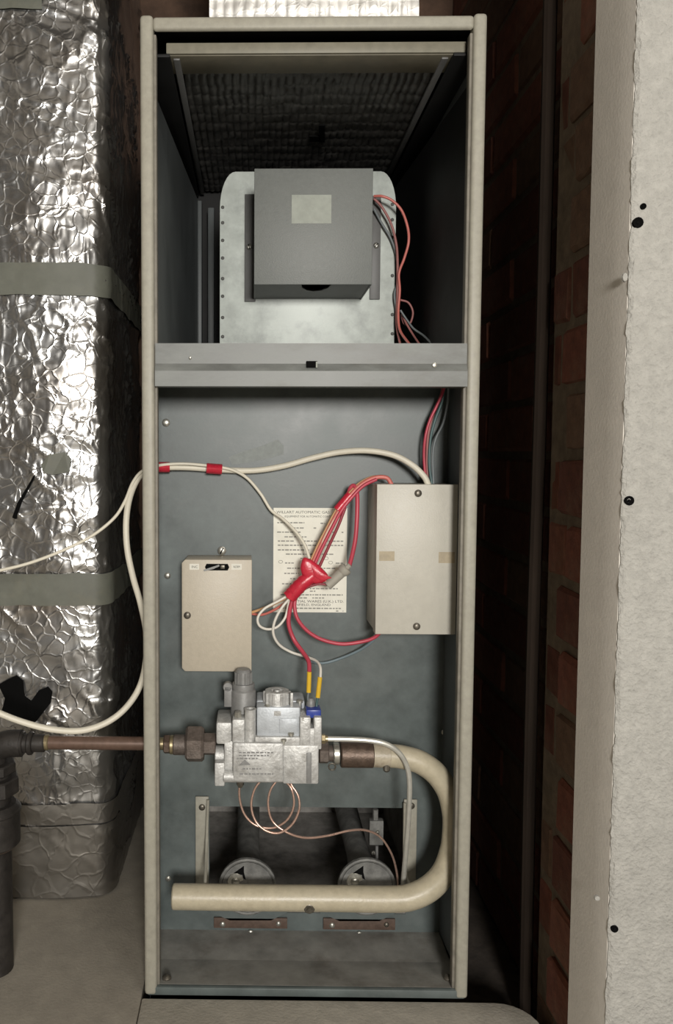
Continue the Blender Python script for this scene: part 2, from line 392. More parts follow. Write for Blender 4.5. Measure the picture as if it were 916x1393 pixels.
# left return of the opening, header and the room behind the camera
slab('wall_front_left', box(ROOM['x0'], -.60, YFRONT, YREV, -.06, ROOM['zc']), 'room_wall', 'plain wall left of the cupboard opening', 'wall')
slab('wall_header', box(-.60, XB+.004, YFRONT, YREV, 1.55, ROOM['zc']), 'room_wall', 'wall above the cupboard opening', 'wall')
slab('wall_room_left', box(ROOM['x0']-.05, ROOM['x0'], ROOM['y0'], YREV, -.06, ROOM['zc']), 'room_wall', 'left wall of the room', 'wall')
slab('wall_room_right', box(ROOM['x1'], ROOM['x1']+.05, ROOM['y0'], YREV, -.06, ROOM['zc']), 'room_wall', 'right wall of the room', 'wall')
slab('reflect_panel_1', box(ROOM['x0']+.02, -.30, ROOM['y0'], ROOM['y0']+.04, 0, 2.0, .004), 'reflect_dark', 'unseen dark panel added for the foil duct to reflect', 'door')  # unseen, added so the flat foil front mirrors something dark
slab('wall_room_back', box(ROOM['x0']-.05, ROOM['x1']+.05, ROOM['y0']-.05, ROOM['y0'], -.06, ROOM['zc']), 'room_wall', 'wall of the room facing the cupboard', 'wall')
slab('ceiling_room', box(ROOM['x0']-.05, ROOM['x1']+.05, ROOM['y0']-.05, YREV, ROOM['zc'], ROOM['zc']+.05), 'room_wall', 'pale ceiling of the room', 'ceiling')

# ================================================================ CABINET
cab = thing('furnace_cabinet', 'tall open grey and cream metal warm air furnace cabinet', 'furnace', (W/2, DP/2, 0))
SW = .0158
def stile(xa, xb, inner):
    s = 1 if inner > 0 else -1
    bm = box(xa, xb, -.002, .020, .002, H, .0045, 3)
    return bm
obj('stile', stile(0, SW, 1), 'cream_paint', cab, label='left upright edge of the cabinet frame')
obj('stile', stile(W-SW, W, -1), 'cream_paint', cab, label='right upright edge of the cabinet frame')
obj('stile_lip', box(SW-.001, SW+.0032, .004, .016, .012, H-.02, .0015), 'lip_dirty', cab)
obj('stile_lip', box(W-SW-.0034, W-SW+.001, .004, .016, .012, H-.02, .0015), 'lip_dirty', cab)
zt = at(420, 40, 0).z
obj('top_rail', box(SW-.0005, W-SW+.0005, -.001, .007, zt, H-.002, .004, 3), 'cream_paint', cab)
obj('side_panel', box(.001, .0035, .018, DP, .002, H-.001), 'grey_liner', cab)
obj('side_panel', box(W-.0035, W-.001, .018, DP, .002, H-.001), 'grey_liner', cab)
obj('bounce_skin', box(-.0006, .0009, .019, DP, .002, H-.001), 'cream_paint', cab)  # unseen sheet added in cream to brighten the duct's side face
obj('bounce_skin', box(W-.0009, W+.0006, .019, DP, .002, H-.001), 'grey_liner', cab)  # unseen, coloured grey so less light bounces onto the bricks
obj('back_panel', box(.001, W-.001, DP, DP+.003, .002, H-.001), 'black_metal_and_shade', cab)
obj('top_panel', box(.001, W-.001, .018, DP, H-.004, H-.001), 'black_metal_and_shade', cab)
# blower compartment liner (side wall with folded rear edges)
ZD = at(420, 500, 0).z
xl = at(268, 380, .50).x
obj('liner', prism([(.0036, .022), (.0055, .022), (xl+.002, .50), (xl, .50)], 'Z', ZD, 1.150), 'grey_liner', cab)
obj('liner', prism([(W-.0036, .022), (W-.0055, .022), (W-xl-.002, .50), (W-xl, .50)], 'Z', ZD, 1.150), 'black_metal_and_shade', cab)  # twin of the left liner, its unlit shade painted as black
xp0, xp1, xp2 = at(269, 380, .505).x, at(281, 380, .505).x, at(283, 380, .53).x
obj('liner_flange', box(xp0-.001, xp0+.008, .500, .520, ZD, 1.150, .002), 'grey_liner', cab)
obj('liner_flange', box(xp2, xp2+.012, .525, .545, ZD, 1.145, .002), 'grey_liner', cab)
# deck that carries the blower
obj('blower_deck', box(.004, W-.004, .01, DP, ZD-.003, ZD), 'black_metal_and_shade', cab)
# middle rail
z0, z1, z2, z3 = (at(420, y, -.003).z for y in (526, 504, 497, 467))
prof = [(.000, z3), (-.003, z3), (-.0035, z2), (-.0075, z1), (-.0075, z0), (.012, z0-.001), (.012, z0+.001), (-.0055, z0+.002), (-.0055, z1), (-.001, z2), (.012, z3-.002), (.012, z3)]
rail = obj('middle_rail', prism([(-.003, z3), (-.0032, z2+.002), (-.0075, z1-.001), (-.0075, z0), (.014, z0), (.014, z0+.0015), (-.0055, z0+.0015), (-.0055, z1), (-.0012, z2+.003), (-.0012, z3-.0015), (.014, z3-.0015), (.014, z3)], 'X', .0172, W-.0172), 'grey_rail', cab, angle=20)
obj('slot', pbox(417, 491, 432, 500, -.0078, .004, .0005), 'black', rail)
obj('slot_lip', pbox(430, 492, 432, 500, -.0084, .001), 'paper_old', rail)
for px, py, r in ((591, 497, 3.5), (259, 487, 2)):
    obj('rail_spot', lathe(at(px, py, -.0035), (0, -1, 0), [(0, r*.0009), (.003, r*.0008), (.004, 0)], 10), 'zinc', rail)
# lower compartment : front panel with opening
YP = .14
xo0, xo1, zo0, zo1 = mid(285, 1098, 553, 1242, YP)
zb = at(420, 1276, YP).z
ztop = at(420, 500, YP).z
xL, xR = .0036, W-.0036
pan = NB()
box(xL, xR, YP, YP+.0015, zo1, ztop, into=pan); box(xL, xo0, YP, YP+.0015, zb, zo1, into=pan)
box(xo1, xR, YP, YP+.0015, zb, zo1, into=pan); box(xo0, xo1, YP, YP+.0015, zb, zo0, into=pan)
lp = obj('lower_panel', pan, 'grey_panel', cab, angle=0)
for px, py, r, mt in ((226, 575, 5.5, 'zinc'), (228, 783, 4.5, 'zinc'), (605, 996, 4.5, 'zinc'), (229, 1195, 4, 'zinc')): screw(lp, px, py, YP, r, mt)
# pale smear on the panel
pts = [(311, 622), (330, 614), (352, 608), (378, 598), (386, 606), (386, 618), (360, 625), (335, 630), (316, 632)]
obj('chalk_smear', prism([(at(x, y, YP).x, at(x, y, YP).z) for x, y in pts], 'Y', YP-.0003, YP), 'smear', lp)
# tray at the bottom
tray = prism([(YP, zb), (YP-.003, zb+.003), (YP-.004, zb), (.012, .012), (.006, .0125), (.006, .002), (YP+.02, .002), (YP+.02, zb)], 'X', xL, xR)
tr = obj('base_tray', tray, 'base_tray', cab, angle=20)
obj('base_lip', box(.004, W-.004, -.001, .006, .002, .0128, .0015), 'grey_panel', cab)
def tray_pt(px, py):
    for Yk in [i*.002 for i in range(70)]:
        p = at(px, py, Yk); zt_ = .012+(zb-.012)*max(0, (Yk-.012))/(YP-.016)
        if p.z <= zt_: return Vector((p.x, Yk, zt_))
    return at(px, py, .1)
for px, py in ((227, 1332), (610, 1333)):
    p = tray_pt(px, py); obj('tray_bolt', lathe(p, (0, -.1, 1), [(-.002, .006), (.003, .006), (.005, .004), (.006, 0)], 8), 'dark_screw', tr)
p = tray_pt(278, 1322); bm = lathe(p, (0, -.1, 1), [(-.001, .022), (.0006, .020), (.0007, 0)], 16)
for i, v in enumerate(bm.verts): v.co = p+(v.co-p)*(1+.25*math.sin(i*2.3))
# combustion chamber behind the opening
ch = NB(); yb = .46; zf = zo0+.002
box(xo0-.02, xo1+.02, YP+.002, yb, zf-.004, zf, into=ch)
box(xo0-.02, xo1+.02, yb, yb+.003, zf, zo1+.03, into=ch)
box(xo0-.024, xo0-.02, YP+.002, yb, zf, zo1+.03, into=ch); box(xo1+.02, xo1+.024, YP+.002, yb, zf, zo1+.03, into=ch)
box(xo0-.02, xo1+.02, YP+.002, yb, zo1+.026, zo1+.03, into=ch)
obj('combustion_chamber', ch, 'chamber', cab, angle=0)
# brackets beside the opening
def strap(px0, py0, px1, py1, sc):
    b = obj('strap_bracket', pbox(px0, py0, px1, py1, YP-.005, .004, .001), 'cream_paint', cab)
    if sc: screw(b, *sc, YP-.005, 4.5, 'dark_screw')
strap(266, 1084, 284, 1212, (275, 1098)); strap(549, 1088, 567, 1212, (560, 1096))

# insulated lid at the top of the blower compartment, seen from below
lid = thing('insulated_lid_panel', 'dark quilted foil insulation panel under the cabinet top', 'panel', (W/2, .28, 1.15))
YF = .028
xa, xb_, zl0, zl1 = mid(226, 57, 637, 72, YF)
obj('front_bar', box(xa, min(xb_, W-SW-.001), YF, YF+.006, zl0, zl1, .0012), 'lid_bar', lid)
zq = zl0+.002
obj('front_flange', box(.03, W-.03, YF+.004, YF+.05, zl0-.001, zl0+.0015, .0005), 'lid_flange', lid)
for s in (0, 1):
    a, b = (.0045, .033) if s == 0 else (W-.033, W-.0045)
    obj('side_rail', box(a, b, YF-.004, .545, zl0-.006, zl0-.002, .0008), 'black_metal_and_shade', lid)
    a, b = (.036, .044) if s == 0 else (W-.044, W-.036)
    obj('frame_strip', box(a, b, YF+.01, .54, zl0-.003, zl0+.001, .0008), 'motor_flange', lid)
def quilt(xa, xb, ya, yb, z, nx, ny, cx, cy, amp):
    bm = NB(); g = []
    for j in range(ny+1):
        row = []
        for i in range(nx+1):
            x = xa+(xb-xa)*i/nx; y = ya+(yb-ya)*j/ny
            u = abs(math.sin(math.pi*(x/cx+.18*noise.noise((x*30, y*30, 1))))); v = abs(math.sin(math.pi*(y/cy+.18*noise.noise((x*30, y*30, 7)))))
            h = amp*min(1, 1.15*(u**.5)*(.45+.55*v**.4)) + amp*.45*noise.noise((x*40, y*40, 3))
            row.append(bm.verts.new((x, y, z-h)))
        g.append(row)
    for j in range(ny):
        for i in range(nx): bm.faces.new((g[j][i], g[j+1][i], g[j+1][i+1], g[j][i+1]))
    box(xa, xb, ya, yb, z+.002, z+.008, into=bm)
    return bm
obj('quilted_foil', quilt(.034, W-.034, YF+.045, .545, zq+.004, 200, 170, .0105, .030, .0035), 'quilt_dark', lid, angle=60)
def on_ceiling(px, py, z):
    d = at(px, py, 0)-CAM; return CAM+d*((z-CAM.z)/d.z)
ring = NB()
for q_ in (((434, 171), (442, 171), (442, 194), (434, 194)), ((421, 186), (436, 186), (436, 193), (421, 193))):
    prism([(on_ceiling(x, y, zq-.003).x, on_ceiling(x, y, zq-.003).y) for x, y in q_], 'Z', zq-.003, zq-.001, into=ring)
obj('torn_spot', ring, 'black', lid)

# ================================================================ BLOWER
YB = .26
x0, x1, z0, z1 = mid(299, 233, 538, 520, YB); z0 = ZD
blo = thing('blower_unit', 'galvanised blower housing with grey motor cover in the upper compartment', 'blower', ((x0+x1)/2, YB+.1, z0))
def dome(x0, x1, z0, z1, rx, rz, n=8):
    P = [(x0, z0), (x1, z0)]
    for k in range(n+1):
        a = math.pi/2*k/n; P.append((x1-rx+rx*math.cos(a), z1-rz+rz*math.sin(a)))
    for k in range(n+1):
        a = math.pi/2*(1-k/n); P.append((x0+rx-rx*math.cos(a), z1-rz+rz*math.sin(a)))
    return P
obj('housing', prism(dome(x0, x1, z0, z1, .024, .055), 'Y', YB, YB+.004, .001), 'galvanised', blo)
obj('scroll', prism(dome(x0+.004, x1-.004, z0, z1-.004, .022, .05), 'Y', YB+.004, .49), 'galvanised', blo)
for py in (303, 327, 351, 379, 403, 432, 458, 282):
    for px, dy in ((303, 0), (534, -4)):
        if px == 534 and py in (351, 403): continue
        c = at(px, py+dy, YB); obj('rivet', lathe(c, (0, -1, 0), [(0, .0028), (.0012, .0022), (.0016, 0)], 8), 'rivet_dark', blo)
# motor cover
YC = .152
cx0, cx1, cz0, cz1 = mid(346, 229, 507, 387, YC)
cov = NB(); t = .002
box(cx0, cx1, YC, YC+t, cz0, cz1, .0008, into=cov); box(cx0, cx0+t, YC+.001, YB, cz0, cz1, into=cov)
box(cx1-t, cx1, YC+.001, YB, cz0, cz1, into=cov); box(cx0, cx1, YC+.001, YB, cz1-t, cz1, into=cov)
cover = obj('motor_cover', cov, 'motor_grey', blo)
# underside plate with a scalloped notch
n0, n1 = at(410, 390, YC).x, at(452, 390, YC).x; nm = (n0+n1)/2
poly = [(cx0+t, YB-.001), (cx0+t, YC+t), (n0, YC+t)]
for k in range(1, 6):
    a = math.pi*k/6; poly.append((nm-(n1-n0)/2*math.cos(a), YC+t+.05*math.sin(a)))
poly += [(n1, YC+t), (cx1-t, YC+t), (cx1-t, YB-.001)]
obj('cover_underside', prism(poly, 'Z', cz0+.001, cz0+.0025), 'motor_flange', blo)
obj('motor_dark', box(cx0+.01, cx1-.01, YC+.01, YB-.002, cz0+.01, cz1-.02, .02, 3), 'black', blo)
fl = pbox(333, 264, 348, 410, YB-.004, .003, .0006); obj('mounting_flange', fl, 'motor_flange', blo)
fl2 = pbox(504, 266, 518, 407, YB-.004, .003, .0006); obj('mounting_flange', fl2, 'motor_flange', blo)
screw(blo, 339, 336, YB-.004, 4, 'zinc'); screw(blo, 512, 334, YB-.004, 4, 'zinc')
obj('paper_label', pbox(397, 265, 451, 304, YC-.0004, .0004), 'paper_old', cover, label='small blank greyish label')

# ================================================================ CONTROL BOXES
YX = .052
x0, x1, z0, z1 = mid(512, 659, 622, 863, YX)
xb0 = x0+.001
cb = thing('control_box', 'large cream metal control box on the right of the panel', 'box', ((x0+x1)/2, (YX+YP)/2, z0))
obj('body', box(xb0, x1-.001, YX+.012, YP-.0002, z0+.001, z1-.001, .001), 'box_cream', cb)
lidb = NB(); box(x0, x1, YX, YX+.0015, z0, z1, .0007, into=lidb)
box(x0, x0+.0012, YX+.001, YX+.02, z0, z1, into=lidb); box(x1-.0012, x1, YX+.001, YX+.02, z0, z1, into=lidb)
cbl = obj('cover', lidb, 'box_cream', cb)
screw(cbl, 569, 671, YX, 5, 'dark_screw'); screw(cbl, 567, 852, YX, 5, 'dark_screw')
obj('glue_mark', pbox(516, 750, 537, 763, YX-.0002, .0002), 'glue_mark', cbl)
obj('glue_mark', pbox(597, 751, 619, 766, YX-.0002, .0002), 'glue_mark', cbl)

YS = .085
x0, x1, z0, z1 = mid(248, 762, 342, 913, YS)
sb = thing('switch_box', 'small tan metal switch box on the left of the panel', 'box', ((x0+x1)/2, (YS+YP)/2, z0))
c = .004
obj('body', prism([(x0+c, z0), (x1, z0), (x1, z1), (x0+c, z1), (x0, z1-c), (x0, z0+c)], 'Y', YS+.002, YP-.0002, .0008), 'box_tan', sb)
sbl = obj('cover', prism([(x0-.0006+c, z0-.0006), (x1+.0006, z0-.0006), (x1+.0006, z1+.0006), (x0+c, z1+.0006), (x0-.0006, z1-c), (x0-.0006, z0+c)], 'Y', YS, YS+.003, .0009), 'box_tan', sb)
xa, xb_, za, zb2 = mid(279, 767, 312, 776, YS)
sl = prism([(xa, (za+zb2)/2), (xa+.002, za), (xb_-.002, za), (xb_, (za+zb2)/2), (xb_-.002, zb2), (xa+.002, zb2)], 'Y', YS-.0004, YS)
obj('switch_slot', sl, 'black', sbl)
obj('switch_lever', prism([(at(x, y, YS).x, at(x, y, YS).z) for x, y in ((277, 775), (292, 770), (298, 768), (299, 770), (290, 774), (278, 777))], 'Y', YS-.0016, YS-.0004), 'solenoid_grey', sbl)
obj('switch_knob', pbox(300, 769, 306, 774, YS-.003, .0028, .0006), 'dark_screw', sbl)
for px0, px1, tx in ((258, 271, 'INC'), (315, 329, 'NORM')):
    lb = obj('legend_label', pbox(px0, 767, px1, 775, YS-.0003, .0003), 'white_label', sbl)
    xa, xb_, za, zb2 = mid(px0, 767, px1, 775, YS)
    obj('legend', text_bm(tx, .0048, xa+.0025, za+.0023, YS-.0005, width=(xb_-xa)*.62), 'ink', sb, angle=0)
screw(sbl, 255, 837, YS, 5, 'dark_screw')
screw(sb, 302, 749, YP-.003, 6, 'zinc')

# ================================================================ DATA PLATE
YD = YP-.0006
x0, x1, z0, z1 = mid(372, 691, 472, 833, YD)
pl = thing('data_plate', 'cream printed instruction plate stuck behind the wires', 'plate', ((x0+x1)/2, YD, z0))
obj('card', box(x0, x1, YD, YP-.0001, z0, z1), 'paper', pl)
pw, ph = x1-x0, z1-z0
def line(body, u, v, size, wfrac=None, m_='ink'):
    obj('lettering', text_bm(body, size*ph, x0+u*pw, z1-v*ph, YD-.0002, width=wfrac*pw if wfrac else None), m_, pl, angle=0)
line('WILLART AUTOMATIC GAS', .04, .052, .036, .72)
line('EQUIPMENT FOR AUTOMATIC CONT', .15, .09, .026, .62)
line('NTIAL WARES (U.K.) LTD.', .28, .905, .034, .68)
line('ENFIELD, ENGLAND', .28, .937, .030, .50)
r = random.Random(3)
dash = NB()
for k, (v, u0, u1) in enumerate(((.135, .05, .42), (.14, .58, .7), (.185, .25, .62), (.225, .05, .55), (.225, .80, .95), (.27, .15, .45), (.31, .06, .95), (.35, .06, .95), (.395, .06, .5),
        (.435, .17, .85), (.475, .25, .55), (.52, .16, .28), (.52, .85, .95), (.57, .12, .92), (.62, .15, .35), (.67, .16, .3), (.72, .12, .3), (.765, .5, .88), (.79, .5, .62), (.825, .1, .95), (.855, .35, .7), (.955, .1, .95), (.98, .86, .96))):
    u = u0
    while u < u1:
        l = r.uniform(.02, .06)
        if r.random() < .85: box(x0+u*pw, x0+min(u+l, u1)*pw, YD-.0002, YD, z1-(v+.012)*ph, z1-v*ph, into=dash)
        u += l+.012
obj('small_print', dash, 'ink_faint', pl, angle=0)
for u, v in ((.10, .515), (.72, .48), (.78, .52)):
    bm = NB(); c0 = Vector((x0+u*pw, YD-.0002, z1-v*ph))
    tube([c0+Vector((.003*math.cos(a*.785), 0, .002*math.sin(a*.785))) for a in range(9)], .0003, 4, 2, into=bm)
    obj('printed_ring', bm, 'ink_faint', pl, angle=0)

# ================================================================ GAS VALVE
V = at(365, 1066, .03)
gv = thing('gas_valve', 'cast aluminium gas control valve in the middle of the pipework', 'valve', (V.x, .06, V.z))
def add(name, bm, m_='cast_alu', par=None, **k): return obj(name, bm, m_, par or gv, **k)
YV = .022
body = add('body', pbox(317, 1011, 386, 1064, YV, .085, .0025))
add('outlet_block', pbox(385, 1014, 434, 1067, YV+.003, .075, .0025))
add('body_groove', pbox(417, 1024, 424, 1066, YV+.0020, .003, .0008), 'solenoid_grey')
a, b = at(304, 1056, YV+.008), at(386, 1056, YV+.008); add('lower_tube', cyl(a, b, .0075, 16, .001))
# left inlet boss
add('inlet_boss', pbox(294, 983, 316, 1013, YV+.012, .055, .003))
a, b = at(293, 1027, YV+.030), at(312, 1027, YV+.030); add('inlet_collar', cyl(a, b, .0125, 20, .001))
add('inlet_flange', pbox(292, 1038, 306, 1070, YV+.004, .05, .002)); add('inlet_web', pbox(305, 1008, 320, 1060, YV+.012, .05, .002))
add('emboss_panel', pbox(322, 1016, 381, 1058, YV-.0006, .001, .0004))
r = random.Random(5)
em = NB()
for y, xa_, xb_ in ((1023, 325, 372), (1027, 325, 366), (1031, 322, 352), (1045, 330, 356), (1052, 326, 372)):
    x = xa_
    while x < xb_:
        l = r.uniform(2, 5); pbox(x, y, min(x+l, xb_), y+1.8, YV-.0011, .0006, into=em); x += l+1.5
add('raised_letters', em, 'solenoid_grey', angle=0)
tri = [(at(x, y, YV).x, at(x, y, YV).z) for x, y in ((325, 1041), (333, 1033), (341, 1040))]
add('raised_mark', prism(tri, 'Y', YV-.0012, YV-.0005), 'solenoid_grey')
# posts on the left
p = pbox(316, 979, 333, 1012, YV+.004, .026, .002); add('post', p)
c0 = at(324, 980, YV+.014); add('post_nut', cyl(c0, c0+Vector((0, 0, .012)), .0048, 6, .0008), 'zinc')
c0 = at(340.5, 1011, YV+.012); top = at(340.5, 964, YV+.012)
add('turret', lathe(c0, (0, 0, 1), [(0, .0073), ((top-c0).z-.002, .0073), ((top-c0).z, .0078), ((top-c0).z, .0050), ((top-c0).z-.006, .0045), ((top-c0).z-.006, 0)], 20))
# solenoid/regulator behind them
c0 = at(331, 1000, YV+.042); zt1 = at(331, 940, YV+.042).z-c0.z; zt2 = at(331, 931, YV+.042).z-c0.z; zt3 = at(331, 910, YV+.042).z-c0.z
add('solenoid', lathe(c0, (0, 0, 1), [(0, .0168), (zt1, .0168), (zt1+.002, .0160), (zt1+.003, .0145), (zt2, .0150), (zt2+.002, .0145), (zt2+.002, .011)], 24), 'solenoid_grey')
capb = lathe(c0, (0, 0, 1), [(zt2-.004, .0112), (zt3-.003, .0108), (zt3, .0085), (zt3, 0)], 20)
for k in range(14):
    a = 2*math.pi*k/14; q = c0+Vector((math.cos(a)*.0109, math.sin(a)*.0109, 0))
    cyl(q+Vector((0, 0, zt2)), q+Vector((0, 0, zt3-.004)), .0010, 6, into=capb)
add('solenoid_cap', capb, 'solenoid_grey')
lug = NB(); q = at(311, 934, YV+.040)
cyl(q+Vector((-.001, -.004, 0)), q+Vector((-.001, .006, 0)), .0062, 14, .0008, into=lug); pbox(305, 934, 316, 962, YV+.036, .010, .001, into=lug)
add('solenoid_lug', lug, 'solenoid_grey')
# upper block
add('upper_block', pbox(349, 962, 409, 1004, YV+.012, .06, .003), 'cast_alu_blue')
add('upper_shoulder', pbox(349, 953, 415, 965, YV+.034, .04, .003), 'cast_alu_blue')
add('gasket_plate', pbox(347, 1003, 408, 1013, YV+.006, .06, .001))
add('block_panel', pbox(380, 978, 405, 998, YV+.0112, .002, .0008), 'cast_alu_blue')
# control knob
c0 = at(377, 967, YV+.032); kz = at(377, 939, YV+.032).z-c0.z
add('knob_base', lathe(c0, (0, 0, 1), [(0, .0205), (.006, .0205), (.008, .0185), (.012, .0178)], 28), 'cast_alu')
kb = lathe(c0, (0, 0, 1), [(.010, .0165), (kz-.003, .0168), (kz, .0155), (kz, .0085), (kz-.003, .008), (kz-.003, .0045), (kz+.001, .004), (kz+.001, 0)], 28)
for k in range(10):
    a = 2*math.pi*k/10; q = c0+Vector((math.cos(a)*.0162, math.sin(a)*.0162, 0))
    cyl(q+Vector((0, 0, .010)), q+Vector((0, 0, kz-.001)), .0022, 8, .0006, into=kb)
add('knob', kb, 'cast_alu')
add('knob_pointer', pbox(395, 943, 399, 962, YV+.014, .005, .0008), 'cast_alu')
for x, y, Yk, h_ in ((408, 962, .03, .010), (364, 964, .018, .005), (396, 1010, .012, .014), (386, 1010, .008, .006), (412, 978, .008, .003), (401, 1012, .02, .01)):
    c0 = at(x, y, YV+Yk); sc_ = lathe(c0, (0, 0, 1), [(-.004, .0026), (h_-.004, .0026), (h_-.004, .0042), (h_-.001, .0042), (h_, .003), (h_, 0)], 12)
    add('valve_screw', sc_, 'zinc')
# right tower with slot
tw = NB()
pbox(408, 976, 423, 1020, YV+.004, .045, .002, into=tw); pbox(427, 976, 438, 1020, YV+.004, .045, .002, into=tw); pbox(415, 991, 434, 1020, YV+.005, .043, .001, into=tw)
add('terminal_tower', tw)
blu = add('terminal_block', pbox(417, 966, 437, 977, YV+.012, .022, .0012), 'blue_plastic')
c0 = at(423, 968, YV+.03); add('terminal_lug', lathe(c0, (0, 0, 1), [(-.004, .0055), (.010, .006), (.015, .0052), (.018, .003), (.018, 0)], 12), 'solenoid_grey')
# outlet side : nuts and coupling
def hexcyl(name, px0, px1, py, rpx, Y, m_, par, seg=6, bev=.0012):
    a, b = at(px0, py, Y), at(px1, py, Y); b.z = a.z
    return obj(name, cyl(a, b, rpx*(Y-CAM.y)/F_PX, seg, bev, rot=math.pi/6 if seg == 6 else 0), m_, par)
hexcyl('outlet_nut', 434, 447, 1024, 15, .062, 'rust_iron', gv)
hexcyl('outlet_neck', 446, 455, 1025, 11, .062, 'rust_iron', gv, 16)
nut = hexcyl('outlet_ring', 453, 462, 1025, 15, .062, 'zinc', gv, 20)
bm = NB(); c0 = at(452, 1043, .05)
tube([c0+Vector((.0045*math.cos(a*.785), 0, .0045*math.sin(a*.785))) for a in range(9)], .0010, 6, 3, into=bm); obj('wire_ring', bm, 'dark_screw', gv)

# inlet union on the left
un = thing('inlet_union', 'rusty hexagonal pipe union between copper pipe and gas valve', 'pipe fitting', (at(265, 1012, .052).x, .052, at(265, 1037, .052).z))
YU = .052
hexcyl('union_tail', 277, 294, 1012, 15.5, YU, 'rust_iron', un, 6)
hexcyl('union_nut', 253, 278, 1012, 25, YU, 'rust_iron', un, 6, .003)
hexcyl('union_neck', 236, 255, 1013, 14, YU, 'rust_iron', un, 12)
hexcyl('compression_ring', 231, 237, 1013, 13, YU, 'brass', un, 20)
hexcyl('compression_nut', 223, 232, 1012.5, 13, YU, 'brown_iron', un, 6)
hexcyl('brass_neck', 212, 224, 1011.5, 8.5, YU, 'brass', un, 16)

# ================================================================ MANIFOLD PIPE
YM = .060; RM = .0152
mf = thing('burner_manifold', 'cream painted gas pipe bending round to the burners', 'pipe', (at(420, 1240, YM).x, YM, at(420, 1240, YM).z))
pth = [at(x, y, Y_) for x, y, Y_ in ((508, 1027, .062), (530, 1028, .062), (548, 1030, .062), (572, 1037, .061), (594, 1053, .060), (609, 1077, .058), (614, 1105, .057), (614, 1130, .056), (612.5, 1157, .055), (604, 1186, .054), (586, 1207, .053), (560, 1220, .052), (530, 1223, .052), (450, 1222, .052), (340, 1221, .052), (237, 1219.5, .052))]
def rf(t): return 1.0+.08*min(1, max(0, t-.16)/.5)-.30*math.exp(-((t-.455)/.11)**2)
obj('pipe', tube(pth, RM, 24, 8, rfun=rf), 'pipe_cream', mf, angle=50)
e0 = pth[-1]; obj('end_plug', lathe(e0+Vector((.002, 0, 0)), (-1, 0, 0), [(0, RM*1.06), (.003, RM*1.06), (.0045, RM*.95), (.0045, 0)], 24), 'pipe_cream', mf)
hexcyl('coupling', 463, 508, 1026.5, 17.5, .062, 'brown_iron', mf, 24, .0015)
a, b = at(506, 1027, .062), at(531, 1028, .062); obj('weld_collar', cyl(a, b, RM*1.03, 20, .0015), 'pipe_rusty', mf)
bm = lathe(at(526, 1045, .052), (0, -.3, -1), [(-.004, .005), (.003, .0045), (.005, .002), (.005, 0)], 10); obj('clip', bm, 'dark_screw', mf)
c0 = at(421, 1234, .052-.013)
pg = lathe(c0+Vector((0, .008, 0)), (0, -1, -.15), [(0, .0075), (.010, .0075), (.011, .0062), (.011, .0040), (.014, .0036), (.014, 0)], 8); obj('test_plug', pg, 'dark_screw', mf)
# hanger rods welded to the pipe
for p0, p1, p2 in (((283, 1088), (281, 1150), (279, 1207)), ((551, 1092), (551, 1180), (560, 1209))):
    r_ = tube([at(*p0, YP-.008), at(*p1, YP-.02), at(*p2, .058)], .0022, 8, 6)
    lathe(at(*p2, .060)+Vector((0, -.005, -.001)), (0, 0, 1), [(-.004, .006), (0, .0048), (.004, .0022), (.004, 0)], 10, into=r_)
    obj('hanger_rod', r_, 'cream_paint', mf)

# pilot gas tube
pt = thing('pilot_tube', 'thin pale pilot gas tube curving down from the valve', 'tube', at(549, 1205, .05))
obj('tube', tube([at(x, y, Y_) for x, y, Y_ in ((444, 1005, .042), (470, 1005.5, .042), (500, 1007, .041), (525, 1012, .04), (543, 1024, .04), (554, 1043, .042), (557.5, 1068, .045), (556, 1110, .055), (553, 1150, .07), (550, 1185, .085), (548, 1212, .095))], .0034, 10, 8), 'tube_grey', pt)
a, b = at(437, 1005, .042), at(443, 1005, .042); n_ = cyl(a, b, .0062, 6, .0008); obj('nut', n_, 'brass', pt)
a, b = at(442, 1005, .042), at(446, 1005, .042); obj('ferrule', cyl(a, b, .0045, 12), 'brass', pt)

# thermocouple capillaries
def wire(name, pts, r, m_, label, cat='wire', group=None, seg=8, n=8):
    return tag(obj(name, tube([at(*p) for p in pts], r, seg, n), m_, angle=60), label, cat, group)
wire('copper_capillary', [(326.5, 1060, .045), (326, 1085, .045), (333, 1108, .044), (349, 1123, .042), (372, 1126, .040), (391, 1115, .038), (400, 1095, .038), (397, 1074, .04), (388, 1062, .045)], .00155, 'copper_thin', 'coiled copper capillary looping under the left end of the valve', 'capillary')
wire('copper_capillary', [(356, 1060, .045), (346, 1075, .044), (342, 1096, .043), (348, 1117, .040), (362, 1130, .036), (380, 1133, .034), (397, 1122, .034), (407, 1102, .035), (406, 1083, .038), (397, 1068, .042), (394, 1060, .046)], .00155, 'copper_thin', 'copper capillary making the widest round coil under the valve', 'capillary')
wire('copper_capillary', [(378, 1060, .045), (368, 1075, .043), (365, 1095, .042), (371, 1117, .040), (390, 1132, .036), (415, 1139.5, .04), (445, 1137, .05), (475, 1130, .06), (498, 1129.5, .07), (518, 1139, .08), (533, 1162, .09), (540, 1187, .10), (542, 1212, .11)], .00155, 'copper_thin', 'long copper capillary running from the valve to the right burner', 'capillary')
for px in (326, 392):
    pass
c0 = at(327, 1067, .045); obj('capillary_nut', lathe(c0+Vector((0, 0, .006)), (0, 0, -1), [(0, .005), (.006, .005), (.010, .0025), (.010, 0)], 8), 'dark_screw', gv)

